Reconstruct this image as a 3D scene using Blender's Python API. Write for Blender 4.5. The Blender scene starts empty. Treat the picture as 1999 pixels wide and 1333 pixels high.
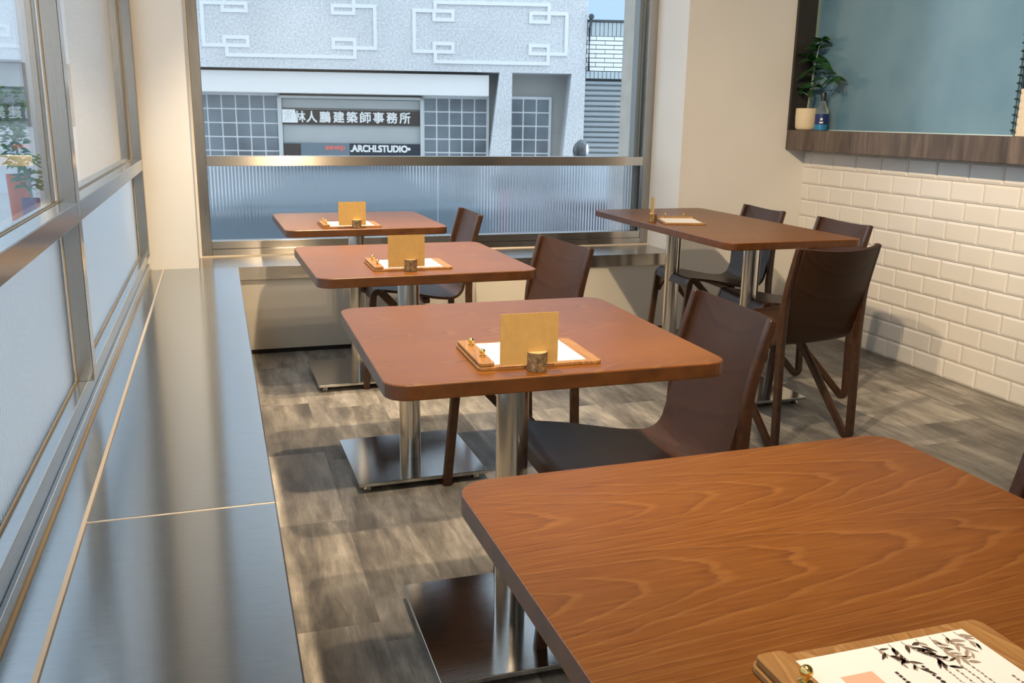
import bpy, bmesh, math, random
from math import sin, cos, pi, radians, sqrt, atan2
from mathutils import Vector, Matrix

random.seed(7)
SC = bpy.context.scene
COL = SC.collection

# ------------------------------------------------------------------ camera
CF, CYAW, CPIT, CROL, CZ = 1764.6, 0.3140, -0.24347, 0.01594, 1.2055
cam_d = bpy.data.cameras.new('camera')
cam_d.sensor_fit = 'HORIZONTAL'
cam_d.sensor_width = 36.0
cam_d.lens = 36.0 * CF / 1999.0
cam_d.clip_start = 0.02
cam_d.clip_end = 300
cam = bpy.data.objects.new('camera', cam_d)
COL.objects.link(cam)
_f = Vector((sin(CYAW) * cos(CPIT), cos(CYAW) * cos(CPIT), sin(CPIT)))
_r = Vector((cos(CYAW), -sin(CYAW), 0))
_u = _r.cross(_f)
_r2 = cos(CROL) * _r + sin(CROL) * _u
_u2 = -sin(CROL) * _r + cos(CROL) * _u
cam.matrix_world = Matrix(((_r2.x, _u2.x, -_f.x, 0), (_r2.y, _u2.y, -_f.y, 0), (_r2.z, _u2.z, -_f.z, CZ), (0, 0, 0, 1)))
SC.camera = cam

# ------------------------------------------------------------------ world, exposure
SC.view_settings.view_transform = 'Standard'
SC.view_settings.look = 'None'
SC.view_settings.gamma = 1.0
SC.view_settings.exposure = 0.0
SC.view_settings.use_curve_mapping = False
world = bpy.data.worlds.new('overcast')
SC.world = world
world.use_nodes = True
_bg = world.node_tree.nodes['Background']
_bg.inputs[0].default_value = (0.725, 0.85, 1.0, 1)
_bg.inputs[1].default_value = 2.45

# ------------------------------------------------------------------ ceiling spots (two tracks over the tables)
WARM = (1.0, 0.765, 0.50)
def spot(x, y, z, power, size=150, blend=0.45, tx=None, ty=None, tz=0.7, r=0.03):
    l = bpy.data.lights.new('ceiling_spot', 'SPOT')
    l.energy = power
    l.color = WARM
    l.spot_size = radians(size)
    l.spot_blend = blend
    l.shadow_soft_size = r
    o = bpy.data.objects.new('ceiling_spot', l)
    o.location = (x, y, z)
    if tx is not None:
        d = Vector((tx, ty, tz)) - Vector((x, y, z))
        o.rotation_euler = d.to_track_quat('-Z', 'Y').to_euler()
    COL.objects.link(o)
LH_ = 2.62
for sy, sp in ((0.45, 115), (1.38, 150), (2.12, 190), (3.0, 235), (3.55, 225)):
    spot(0.55, sy, LH_, sp, 60, 1.0)
# aimed heads: long table and plain pier, tiled wall, left pier, back panel, table fronts, entrance wall
for sx, sy, tx, ty, tz, sp, cone in ((0.60, 1.75, 2.75, 4.3, 0.7, 250, 66), (0.60, 2.6, 3.3, 3.3, 0.8, 150, 70), (0.60, 1.2, 3.3, 2.0, 0.8, 140, 70),
                                     (0.60, 2.3, -0.25, 4.7, 1.75, 85, 46), (0.55, 3.4, 0.62, 4.7, 0.45, 195, 62),
                                     (0.52, -0.95, 0.50, 2.5, 0.8, 105, 38), (0.75, -1.25, 0.50, 2.5, 0.8, 115, 38), (1.05, -1.75, 0.50, 2.7, 0.8, 120, 36),
                                     (1.2, -1.9, 1.2, -3.45, 1.1, 150, 110)):
    spot(sx, sy, LH_, sp, cone, 0.7, tx, ty, tz)

# ------------------------------------------------------------------ helpers
def link(name, bm, mat, parent=None, smooth=False, bevel=0, seg=2, angle=40):
    bmesh.ops.recalc_face_normals(bm, faces=bm.faces[:])
    me = bpy.data.meshes.new(name)
    bm.to_mesh(me)
    bm.free()
    if mat is not None:
        for m in (mat if isinstance(mat, (list, tuple)) else [mat]):
            me.materials.append(m)
    o = bpy.data.objects.new(name, me)
    COL.objects.link(o)
    if parent is not None:
        o.parent = parent
    if smooth:
        for p in me.polygons:
            p.use_smooth = True
        try:
            me.set_sharp_from_angle(angle=radians(angle))
        except Exception:
            pass
    if bevel:
        b = o.modifiers.new('bevel', 'BEVEL')
        b.width = bevel
        b.segments = seg
        b.limit_method = 'ANGLE'
        b.angle_limit = radians(35)
    return o

def thing(name, label, cat, loc=(0, 0, 0), rz=0.0, group=None):
    o = bpy.data.objects.new(name, None)
    o.empty_display_size = 0.1
    COL.objects.link(o)
    o.location = loc
    o.rotation_euler = (0, 0, rz)
    return tag(o, label, cat, group)

def tag(o, label, cat, group=None):
    o['label'] = label
    o['category'] = cat
    if group:
        o['group'] = group
    return o

def struct(o):
    o['kind'] = 'structure'
    return o

def dup(root, loc, rz, label, group=None):
    r = root.copy()
    COL.objects.link(r)
    r.location = loc
    r.rotation_euler = (0, 0, rz)
    r['label'] = label
    if group:
        r['group'] = group
    for ch in list(root.children):
        c = ch.copy()
        COL.objects.link(c)
        c.parent = r
        for g in list(ch.children):
            d = g.copy()
            COL.objects.link(d)
            d.parent = c
    return r

def box(bm, x0, x1, y0, y1, z0, z1, mi=0):
    v = [bm.verts.new(p) for p in ((x0, y0, z0), (x1, y0, z0), (x1, y1, z0), (x0, y1, z0), (x0, y0, z1), (x1, y0, z1), (x1, y1, z1), (x0, y1, z1))]
    for f in ((0, 3, 2, 1), (4, 5, 6, 7), (0, 1, 5, 4), (1, 2, 6, 5), (2, 3, 7, 6), (3, 0, 4, 7)):
        bm.faces.new([v[i] for i in f]).material_index = mi
    return v

def bx(x0, x1, y0, y1, z0, z1):
    bm = bmesh.new()
    box(bm, x0, x1, y0, y1, z0, z1)
    return bm

def prism(bm, pts, fn, a0, a1, mi=0):
    """polygon pts (2D) extruded between a0 and a1; fn(p, a) -> 3D"""
    n = len(pts)
    A = [bm.verts.new(fn(p, a0)) for p in pts]
    B = [bm.verts.new(fn(p, a1)) for p in pts]
    fs = [bm.faces.new(A), bm.faces.new(B[::-1])]
    for i in range(n):
        j = (i + 1) % n
        fs.append(bm.faces.new((A[i], B[i], B[j], A[j])))
    for f in fs:
        f.material_index = mi
    return fs

def round_rect(w, d, r, n=6):
    pts = []
    for cx, cy, a0 in ((w / 2 - r, d / 2 - r, 0), (-w / 2 + r, d / 2 - r, 90), (-w / 2 + r, -d / 2 + r, 180), (w / 2 - r, -d / 2 + r, 270)):
        for i in range(n + 1):
            a = radians(a0 + 90 * i / n)
            pts.append((cx + r * cos(a), cy + r * sin(a)))
    return pts

def lathe(bm, prof, cx=0, cy=0, seg=24, cap=True):
    rings = []
    for r, z in prof:
        if r < 1e-6:
            rings.append([bm.verts.new((cx, cy, z))])
        else:
            rings.append([bm.verts.new((cx + r * cos(2 * pi * i / seg), cy + r * sin(2 * pi * i / seg), z)) for i in range(seg)])
    for a, b in zip(rings, rings[1:]):
        for i in range(seg):
            j = (i + 1) % seg
            if len(a) == 1 and len(b) == 1:
                continue
            if len(a) == 1:
                bm.faces.new((a[0], b[j], b[i]))
            elif len(b) == 1:
                bm.faces.new((a[i], a[j], b[0]))
            else:
                bm.faces.new((a[i], a[j], b[j], b[i]))
    if cap:
        if len(rings[0]) > 1:
            bm.faces.new(rings[0][::-1])
        if len(rings[-1]) > 1:
            bm.faces.new(rings[-1])

def tube(bm, pts, r, seg=10, radii=None):
    pts = [Vector(p) for p in pts]
    rings = []
    up = Vector((0, 0, 1))
    for i, p in enumerate(pts):
        t = (pts[min(i + 1, len(pts) - 1)] - pts[max(i - 1, 0)]).normalized()
        a = t.cross(up)
        if a.length < 1e-3:
            a = t.cross(Vector((1, 0, 0)))
        a.normalize()
        b = t.cross(a)
        rr = radii[i] if radii else r
        rings.append([bm.verts.new(p + rr * (cos(2 * pi * k / seg) * a + sin(2 * pi * k / seg) * b)) for k in range(seg)])
    for A, B in zip(rings, rings[1:]):
        for k in range(seg):
            j = (k + 1) % seg
            bm.faces.new((A[k], A[j], B[j], B[k]))
    bm.faces.new(rings[0][::-1])
    bm.faces.new(rings[-1])

def sphere(bm, c, r, u=14, v=10, sz=1.0):
    bmesh.ops.create_uvsphere(bm, u_segments=u, v_segments=v, radius=r, matrix=Matrix.Translation(c) @ Matrix.Diagonal((1, 1, sz, 1)))

def fillet(path, radii, n=6):
    out = [Vector(path[0])]
    for i in range(1, len(path) - 1):
        p, a, b = Vector(path[i]), Vector(path[i - 1]), Vector(path[i + 1])
        d1, d2 = (a - p).normalized(), (b - p).normalized()
        r = radii[i]
        if r <= 0:
            out.append(p)
            continue
        ang = d1.angle(d2)
        t = min(r / math.tan(ang / 2), (a - p).length * 0.49, (b - p).length * 0.49)
        rr = t * math.tan(ang / 2)
        c = p + (d1 + d2).normalized() * (rr / sin(ang / 2))
        s, e = p + d1 * t - c, p + d2 * t - c
        a0 = atan2(s.y, s.x)
        da = atan2(e.y, e.x) - a0
        while da > pi: da -= 2 * pi
        while da < -pi: da += 2 * pi
        m = max(n, 3)
        for k in range(m + 1):
            q = a0 + da * k / m
            out.append(c + rr * Vector((cos(q), sin(q))))
    out.append(Vector(path[-1]))
    return out

def ribbon(bm, path, w, fn, s0, s1, widths=None):
    """sweep a flat bar along a 2D path; w = in-plane depth; fn((a,b), s) -> 3D"""
    n = len(path)
    L, R = [], []
    for i, p in enumerate(path):
        t = (path[min(i + 1, n - 1)] - path[max(i - 1, 0)]).normalized()
        nn = Vector((-t.y, t.x))
        ww = (widths[i] if widths else w) / 2
        L.append(p + nn * ww)
        R.append(p - nn * ww)
    rings = [[bm.verts.new(fn(q, s)) for q, s in ((L[i], s0), (R[i], s0), (R[i], s1), (L[i], s1))] for i in range(n)]
    for A, B in zip(rings, rings[1:]):
        for k in range(4):
            j = (k + 1) % 4
            bm.faces.new((A[k], A[j], B[j], B[k]))
    bm.faces.new(rings[0][::-1])
    bm.faces.new(rings[-1])

# ------------------------------------------------------------------ materials
class NT:
    def __init__(self, name):
        self.m = bpy.data.materials.new(name)
        self.m.use_nodes = True
        self.t = self.m.node_tree
        self.N = self.t.nodes
        self.bsdf = self.N.get('Principled BSDF')
        self.out = self.N.get('Material Output')
        self.tc = None
    def n(self, typ, **kw):
        nd = self.N.new(typ)
        for k, v in kw.items():
            setattr(nd, k, v)
        return nd
    def l(self, a, b):
        self.t.links.new(a, b)
    def set(self, **kw):
        for k, v in kw.items():
            i = self.bsdf.inputs[k.replace('_', ' ')]
            if hasattr(v, 'is_output'):
                self.l(v, i)
            else:
                i.default_value = v
    def coord(self, scale=(1, 1, 1), loc=(0, 0, 0), rot=(0, 0, 0), kind='Object'):
        if self.tc is None:
            self.tc = self.n('ShaderNodeTexCoord')
        mp = self.n('ShaderNodeMapping')
        mp.inputs['Scale'].default_value = scale
        mp.inputs['Location'].default_value = loc
        mp.inputs['Rotation'].default_value = rot
        self.l(self.tc.outputs[kind], mp.inputs[0])
        return mp.outputs[0]
    def noise(self, vec, scale=5, detail=4, rough=0.5, dist=0.0):
        nd = self.n('ShaderNodeTexNoise')
        nd.inputs['Scale'].default_value = scale
        nd.inputs['Detail'].default_value = detail
        nd.inputs['Roughness'].default_value = rough
        nd.inputs['Distortion'].default_value = dist
        if vec is not None:
            self.l(vec, nd.inputs['Vector'])
        return nd.outputs['Fac']
    def ramp(self, fac, stops):
        r = self.n('ShaderNodeValToRGB')
        e = r.color_ramp.elements
        while len(e) > 1:
            e.remove(e[0])
        e[0].position, e[0].color = stops[0][0], c4(stops[0][1])
        for p, c in stops[1:]:
            x = e.new(p)
            x.color = c4(c)
        self.l(fac, r.inputs[0])
        return r.outputs[0]
    def math(self, op, a, b=None, c=None):
        nd = self.n('ShaderNodeMath', operation=op)
        for i, v in enumerate((a, b, c)):
            if v is None:
                continue
            if hasattr(v, 'is_output'):
                self.l(v, nd.inputs[i])
            else:
                nd.inputs[i].default_value = v
        return nd.outputs[0]
    def mix(self, fac, a, b, typ='MIX'):
        nd = self.n('ShaderNodeMix', data_type='RGBA', blend_type=typ)
        for i, v in ((0, fac), (6, a), (7, b)):
            if hasattr(v, 'is_output'):
                self.l(v, nd.inputs[i])
            else:
                nd.inputs[i].default_value = v if i == 0 else c4(v)
        return nd.outputs[2]
    def bump(self, h, strength=0.2, dist=0.01):
        nd = self.n('ShaderNodeBump')
        nd.inputs['Strength'].default_value = strength
        nd.inputs['Distance'].default_value = dist
        self.l(h, nd.inputs['Height'])
        self.l(nd.outputs[0], self.bsdf.inputs['Normal'])
    def sep(self, vec):
        nd = self.n('ShaderNodeSeparateXYZ')
        self.l(vec, nd.inputs[0])
        return nd.outputs
    def comb(self, x, y, z):
        nd = self.n('ShaderNodeCombineXYZ')
        for i, v in enumerate((x, y, z)):
            if hasattr(v, 'is_output'):
                self.l(v, nd.inputs[i])
            else:
                nd.inputs[i].default_value = v
        return nd.outputs[0]

def c4(c):
    return (c[0], c[1], c[2], 1) if len(c) == 3 else c

def srgb(r, g, b):
    return tuple(((x / 255) / 12.92 if x / 255 <= 0.04045 else ((x / 255 + 0.055) / 1.055) ** 2.4) for x in (r, g, b))

def plain(name, col, rough=0.5, metal=0.0, noise=0.0, nscale=8, spec=None, bump=0.0, bscale=60, coat=0.0):
    k = NT(name)
    k.set(Roughness=rough, Metallic=metal)
    if spec is not None:
        k.bsdf.inputs['Specular IOR Level'].default_value = spec
    if coat:
        k.bsdf.inputs['Coat Weight'].default_value = coat
    if noise:
        f = k.noise(k.coord(), nscale, 4)
        k.set(Base_Color=k.ramp(f, [(0.3, tuple(x * (1 - noise) for x in col)), (0.7, tuple(min(1, x * (1 + noise)) for x in col))]))
    else:
        k.set(Base_Color=c4(col))
    if bump:
        k.bump(k.noise(k.coord(), bscale, 4), bump, 0.004)
    return k.m

def steel(name, col=(0.60, 0.585, 0.56), rough=0.24, stretch=(2, 60, 60), wav=0.0, aniso=None):
    k = NT(name)
    f = k.noise(k.coord(stretch), 6, 5, 0.6)
    k.set(Base_Color=k.ramp(f, [(0.2, tuple(x * 0.9 for x in col)), (0.8, tuple(min(1, x * 1.07) for x in col))]), Metallic=1.0)
    k.set(Roughness=k.math('MULTIPLY_ADD', f, 0.03 if aniso else 0.14, rough - (0.015 if aniso else 0.07)))
    if aniso:
        k.bsdf.inputs['Anisotropic'].default_value = 0.97
        k.l(k.comb(*aniso), k.bsdf.inputs['Tangent'])
    h = k.math('MULTIPLY', f, 0.012)
    if wav:
        h = k.math('ADD', h, k.math('MULTIPLY', k.noise(k.coord((1.6, 2.2, 1)), 2.2, 1, 0.4), wav))
    if wav or not aniso:
        k.bump(h, 0.35, 0.02)
    return k.m

def grain_wood(name, dark, mid, light, plank=0.17, rough=0.32, axis='X', ring=95, coat=0.0, spec=0.4):
    """stained plain-sawn veneer: cathedral arches along the axis"""
    k = NT(name)
    v = k.coord()
    s = k.sep(v)
    X, Y = (s[0], s[1]) if axis == 'X' else (s[1], s[0])
    yi = k.math('DIVIDE', k.math('ADD', Y, 5.03), plank)
    pid = k.math('FLOOR', yi)
    fr = k.math('MULTIPLY', k.math('SUBTRACT', k.math('FRACT', yi), 0.5), plank)
    wn = k.n('ShaderNodeTexWhiteNoise', noise_dimensions='1D')
    k.l(pid, wn.inputs['W'])
    rnd = wn.outputs['Value']
    xo = k.math('ADD', X, k.math('MULTIPLY', rnd, 3.7))
    nz = k.noise(k.comb(k.math('MULTIPLY', xo, 1.6), k.math('MULTIPLY', Y, 9.0), 0.0), 1.0, 2, 0.5)
    nf = k.noise(k.comb(k.math('MULTIPLY', xo, 14.0), k.math('MULTIPLY', Y, 70.0), 0.0), 1.0, 2, 0.5)
    depth = k.math('PINGPONG', k.math('ADD', k.math('MULTIPLY', xo, 0.075), k.math('MULTIPLY', nz, 0.030)), 0.13)
    yy = k.math('MULTIPLY', k.math('ADD', fr, k.math('MULTIPLY', k.math('SUBTRACT', rnd, 0.5), plank * 0.5)), 0.75)
    rad = k.math('SQRT', k.math('ADD', k.math('MULTIPLY', yy, yy), k.math('MULTIPLY', depth, depth)))
    rg = k.math('FRACT', k.math('ADD', k.math('MULTIPLY', rad, ring), k.math('MULTIPLY', nf, 0.40)))
    fib = k.noise(k.comb(k.math('MULTIPLY', X, 9), k.math('MULTIPLY', Y, 190), 0.0), 1.0, 4, 0.65)
    blot = k.noise(k.comb(k.math('MULTIPLY', X, 1.6), k.math('MULTIPLY', Y, 5.0), 3.3), 1.0, 2, 0.5)
    ringc = k.ramp(rg, [(0.0, dark), (0.05, light), (0.13, light), (0.22, mid), (0.80, mid), (1.0, dark)])
    fibc = k.ramp(fib, [(0.28, dark), (0.50, mid), (0.74, light)])
    base = k.mix(0.55, ringc, fibc)
    dk = k.ramp(blot, [(0.30, (0.80, 0.78, 0.80)), (0.68, (1.10, 1.08, 1.0))])
    base = k.mix(1.0, base, dk, 'MULTIPLY')
    k.set(Base_Color=base, Roughness=k.math('MULTIPLY_ADD', fib, 0.12, rough - 0.06))
    k.bsdf.inputs['Specular IOR Level'].default_value = spec
    if coat:
        k.bsdf.inputs['Coat Weight'].default_value = coat
        k.bsdf.inputs['Coat Roughness'].default_value = 0.25
    k.bump(k.math('MULTIPLY', fib, 0.5), 0.10, 0.002)
    return k.m

M = {}
M['table'] = grain_wood('stained_ash', (0.112, 0.034, 0.0030), (0.182, 0.061, 0.0060), (0.265, 0.110, 0.024), rough=0.35, plank=0.19, ring=125, spec=0.48)
M['table_edge'] = plain('stained_edge', (0.098, 0.033, 0.0065), 0.36, noise=0.25, nscale=30)
M['chair'] = grain_wood('dark_plywood', (0.032, 0.0135, 0.0070), (0.050, 0.0220, 0.0110), (0.063, 0.029, 0.0155), plank=0.5, rough=0.42, axis='Y', ring=40, spec=0.28)
M['chair_frame'] = plain('dark_bentwood', (0.052, 0.021, 0.009), 0.30, noise=0.3, nscale=40)
M['steel'] = steel('brushed_steel')
M['steel_y'] = steel('brushed_steel_bench', (0.60, 0.64, 0.665), 0.20, (3.0, 34, 30), wav=0.025, aniso=(0.0, 1.0, 0.0))
M['steel_x'] = steel('brushed_steel_sill', (0.60, 0.57, 0.52), 0.19, (2.0, 60, 60), wav=0.0, aniso=(0.0, 0.7, 0.7))
M['steel_frame'] = steel('brushed_steel_frame', (0.40, 0.385, 0.36), 0.19, (60, 60, 2.0))
M['steel_pole'] = steel('brushed_steel_pole', (0.72, 0.70, 0.66), 0.20, (40, 40, 2))
M['steel_plate'] = steel('polished_plate', (0.50, 0.50, 0.49), 0.13, (3, 70, 70))
M['white'] = plain('white_paint', (0.79, 0.765, 0.72), 0.6, noise=0.02, nscale=3)
M['panel'] = plain('white_bench_panel', (0.72, 0.67, 0.58), 0.42, noise=0.02, nscale=3)
M['tile'] = plain('white_glazed_tile', (0.78, 0.745, 0.69), 0.22, noise=0.03, nscale=4)
M['grout'] = plain('pale_grout', (0.70, 0.66, 0.60), 0.8)
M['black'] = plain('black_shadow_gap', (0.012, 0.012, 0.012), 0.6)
M['sealant'] = plain('tan_sealant', (0.44, 0.33, 0.20), 0.5)
M['caulk_seam_glint'] = plain('pale_caulk_and_seam_glint', (0.74, 0.64, 0.52), 0.5)
M['kraft'] = plain('kraft_card', (0.54, 0.325, 0.098), 0.7, noise=0.07, nscale=60)
M['paper'] = plain('white_paper', (0.86, 0.83, 0.79), 0.6)
M['brass'] = plain('brass', (0.83, 0.56, 0.18), 0.20, metal=1.0)
M['board'] = grain_wood('zebra_oak_board', (0.20, 0.085, 0.024), (0.33, 0.165, 0.055), (0.45, 0.26, 0.10), plank=0.09, rough=0.42, axis='Y', ring=150)
M['bark'] = plain('bark', (0.20, 0.125, 0.060), 0.85, noise=0.65, nscale=110, bump=0.8, bscale=140)
M['cut'] = plain('cut_wood', (0.66, 0.47, 0.22), 0.6, noise=0.15, nscale=90)
M['ink'] = plain('dark_ink', (0.055, 0.030, 0.018), 0.6)
M['ink_soft'] = plain('soft_ink', (0.36, 0.27, 0.20), 0.6)
M['pink'] = plain('pink_print', (0.80, 0.44, 0.31), 0.6)

def floor_mat():
    k = NT('vinyl_planks')
    v = k.coord()
    s = k.sep(v)
    # planks along Y, 0.18 wide, 1.2 long
    col = k.math('FLOOR', k.math('DIVIDE', k.math('ADD', s[0], 20.085), 0.30))
    wn = k.n('ShaderNodeTexWhiteNoise', noise_dimensions='1D')
    k.l(col, wn.inputs['W'])
    row = k.math('FLOOR', k.math('DIVIDE', k.math('ADD', s[1], k.math('MULTIPLY', wn.outputs['Value'], 1.2)), 0.60))
    wn2 = k.n('ShaderNodeTexWhiteNoise', noise_dimensions='2D')
    k.l(k.comb(col, row, 0.0), wn2.inputs['Vector'])
    tone = wn2.outputs['Value']
    off = k.math('MULTIPLY', tone, 13.0)
    st = k.noise(k.comb(k.math('ADD', k.math('MULTIPLY', s[0], 13.0), off), k.math('MULTIPLY', s[1], 2.2), off), 1.0, 6, 0.62, 0.6)
    st2 = k.noise(k.comb(k.math('MULTIPLY', s[0], 60.0), k.math('MULTIPLY', s[1], 9.0), off), 1.0, 5, 0.65, 0.3)
    bl = k.noise(k.comb(k.math('MULTIPLY', s[0], 5.0), k.math('MULTIPLY', s[1], 4.0), off), 1.0, 5, 0.6, 0.5)
    a = k.math('ADD', k.math('MULTIPLY', st, 0.55), k.math('ADD', k.math('MULTIPLY', st2, 0.25), k.math('MULTIPLY', bl, 0.35)))
    a = k.math('ADD', a, k.math('MULTIPLY', k.math('SUBTRACT', tone, 0.5), 0.10))
    c = k.ramp(a, [(0.38, (0.065, 0.059, 0.050)), (0.50, (0.145, 0.132, 0.114)), (0.61, (0.265, 0.245, 0.213)), (0.75, (0.49, 0.455, 0.40))])
    # thin joints
    fx = k.math('FRACT', k.math('DIVIDE', k.math('ADD', s[0], 20.085), 0.30))
    fy = k.math('FRACT', k.math('DIVIDE', k.math('ADD', s[1], k.math('MULTIPLY', wn.outputs['Value'], 1.2)), 0.60))
    j = k.math('MAXIMUM', k.math('LESS_THAN', fx, 0.006), k.math('LESS_THAN', fy, 0.003))
    c = k.mix(k.math('MULTIPLY', j, 0.22), c, (0.04, 0.035, 0.03))
    k.set(Base_Color=c, Roughness=k.math('MULTIPLY_ADD', st2, 0.2, 0.36))
    k.bump(st2, 0.12, 0.003)
    return k.m
M['floor'] = floor_mat()

def clear_glass(name, tint=(0.955, 0.97, 0.965), ior=1.5):
    k = NT(name)
    k.N.remove(k.bsdf)
    tr = k.n('ShaderNodeBsdfTransparent')
    tr.inputs[0].default_value = c4(tint)
    gl = k.n('ShaderNodeBsdfGlossy')
    gl.inputs['Roughness'].default_value = 0.0
    fr = k.n('ShaderNodeFresnel')
    # the same air-to-glass index on both faces of the pane (a ray leaves it as it entered)
    geo = k.n('ShaderNodeNewGeometry')
    k.l(k.math('MULTIPLY_ADD', geo.outputs['Backfacing'], 1 / ior - ior, ior), fr.inputs[0])
    mx = k.n('ShaderNodeMixShader')
    k.l(fr.outputs[0], mx.inputs[0])
    k.l(tr.outputs[0], mx.inputs[1])
    k.l(gl.outputs[0], mx.inputs[2])
    k.l(mx.outputs[0], k.out.inputs[0])
    return k.m
M['glass'] = clear_glass('clear_glass', ior=1.42)

def fluted(name, rough, tint):
    k = NT(name)
    k.set(Base_Color=c4(tint), Roughness=rough, IOR=1.35, Transmission_Weight=1.0)
    return k.m
M['fluted'] = fluted('fluted_glass', 0.13, (0.93, 0.97, 1.0))
M['fluted_side'] = fluted('fluted_glass_frosted', 0.42, (0.92, 0.97, 0.99))

def stucco():
    k = NT('grey_stucco')
    f = k.noise(k.coord(), 34, 4, 0.75)
    g = k.noise(k.coord(), 1.2, 3)
    c = k.ramp(f, [(0.36, (0.50, 0.515, 0.535)), (0.62, (0.74, 0.75, 0.76))])
    c = k.mix(1.0, c, k.ramp(g, [(0.3, (0.92, 0.92, 0.92)), (0.7, (1.05, 1.05, 1.05))]), 'MULTIPLY')
    k.set(Base_Color=c, Roughness=0.9)
    k.bump(f, 0.6, 0.02)
    return k.m
M['stucco'] = stucco()
M['relief'] = plain('white_relief', (0.75, 0.765, 0.78), 0.8)
M['alu'] = plain('grey_aluminium', (0.42, 0.44, 0.44), 0.45, metal=0.0, noise=0.05, nscale=2)
M['roller'] = plain('pale_roller_box', (0.78, 0.77, 0.75), 0.5)
M['gblock'] = plain('grey_glass_block', (0.17, 0.20, 0.225), 0.12, noise=0.35, nscale=1.6)
M['mortar'] = plain('block_mortar', (0.62, 0.64, 0.66), 0.7)
M['sign_dark'] = plain('dark_sign', (0.045, 0.036, 0.033), 0.4)
M['sign_white'] = plain('white_letter', (0.82, 0.82, 0.80), 0.5)
M['sign_blue'] = plain('blue_grey_sign', (0.15, 0.20, 0.235), 0.4)
M['sign_red'] = plain('red_letter', (0.75, 0.18, 0.14), 0.5)
M['sign_grey'] = plain('grey_mark', (0.55, 0.56, 0.62), 0.5)
M['brickw'] = plain('white_glazed_brick', (0.80, 0.82, 0.83), 0.35, noise=0.04, nscale=5)
M['brickg'] = plain('grey_glazed_brick', (0.44, 0.50, 0.53), 0.35, noise=0.06, nscale=5)
M['dark_joint'] = plain('dark_joint', (0.07, 0.08, 0.085), 0.8)
M['shutter'] = plain('grey_shutter', (0.38, 0.42, 0.44), 0.4)
M['recess'] = plain('recess_wall', (0.38, 0.38, 0.36), 0.8)
M['asphalt'] = plain('asphalt', (0.58, 0.59, 0.60), 0.75, noise=0.2, nscale=20)
M['concrete'] = plain('grey_concrete', (0.52, 0.51, 0.48), 0.8, noise=0.08, nscale=10)
M['sky_patch'] = plain('pale_blue_sky_patch', (0.42, 0.52, 0.64), 0.7)  # sky colour for the slab behind the brick house
M['carpaint'] = plain('slate_blue_paint', (0.12, 0.17, 0.21), 0.2, coat=0.6)
M['cargl'] = plain('dark_car_glass', (0.20, 0.25, 0.28), 0.05)
M['tyre'] = plain('black_rubber', (0.02, 0.02, 0.022), 0.7)
M['chrome'] = plain('chrome', (0.75, 0.78, 0.8), 0.08, metal=1.0)
M['scooter'] = plain('dark_scooter_paint', (0.025, 0.04, 0.055), 0.2, coat=0.6)
M['scooter_red'] = plain('rose_scooter_paint', (0.55, 0.20, 0.24), 0.25, coat=0.6)
M['leaf'] = plain('dark_leaf', (0.012, 0.055, 0.016), 0.35, noise=0.4, nscale=25)
M['leaf2'] = plain('street_leaf', (0.05, 0.17, 0.05), 0.5, noise=0.5, nscale=8)
M['stem'] = plain('pale_stem', (0.22, 0.30, 0.24), 0.5)
M['soil'] = plain('soil', (0.04, 0.028, 0.018), 0.9)
M['pot'] = plain('cream_pot', (0.72, 0.60, 0.42), 0.6)
M['orange'] = plain('orange_pot', (0.60, 0.13, 0.05), 0.6)
M['purple'] = plain('purple_pot', (0.12, 0.05, 0.16), 0.6)
M['label_blue'] = plain('navy_label', (0.010, 0.024, 0.14), 0.4)
M['label_cyan'] = plain('cyan_label', (0.015, 0.20, 0.42), 0.4)
M['navy'] = plain('navy_cloth', (0.012, 0.012, 0.11), 0.6)
M['cream_sheet'] = plain('cream_sheet', (0.72, 0.64, 0.52), 0.6)
M['bead'] = plain('dark_bead', (0.02, 0.06, 0.065), 0.4)

def bottle_glass():
    k = NT('clear_bottle_glass')
    k.set(Base_Color=(0.75, 0.88, 0.92, 1), Roughness=0.03, IOR=1.45, Transmission_Weight=0.9)
    return k.m
M['bottle'] = bottle_glass()

def laminate():
    k = NT('grey_walnut_laminate')
    v = k.coord()
    s = k.sep(v)
    f = k.noise(k.comb(k.math('MULTIPLY', s[0], 6), k.math('MULTIPLY', s[1], 16), k.math('MULTIPLY', s[2], 1.6)), 1.0, 4, 0.55, 0.6)
    g = k.noise(k.comb(k.math('MULTIPLY', s[0], 30), k.math('MULTIPLY', s[1], 90), k.math('MULTIPLY', s[2], 5)), 1.0, 3, 0.6)
    a = k.math('ADD', k.math('MULTIPLY', f, 0.75), k.math('MULTIPLY', g, 0.25))
    k.set(Base_Color=k.ramp(a, [(0.34, (0.050, 0.036, 0.030)), (0.5, (0.105, 0.078, 0.064)), (0.66, (0.175, 0.132, 0.108))]), Roughness=0.5)
    return k.m
M['laminate'] = laminate()
M['jamb'] = plain('dark_jamb_laminate', (0.026, 0.024, 0.020), 0.55, noise=0.2, nscale=12)

def hatch_glass():
    k = NT('frosted_blue_grey_glass')
    f = k.noise(k.coord((1, 1.3, 1.3)), 2.2, 3)
    k.set(Base_Color=k.ramp(f, [(0.3, (0.100, 0.205, 0.29)), (0.7, (0.145, 0.265, 0.355))]), Roughness=0.16)
    return k.m
M['hatch'] = hatch_glass()

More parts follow.
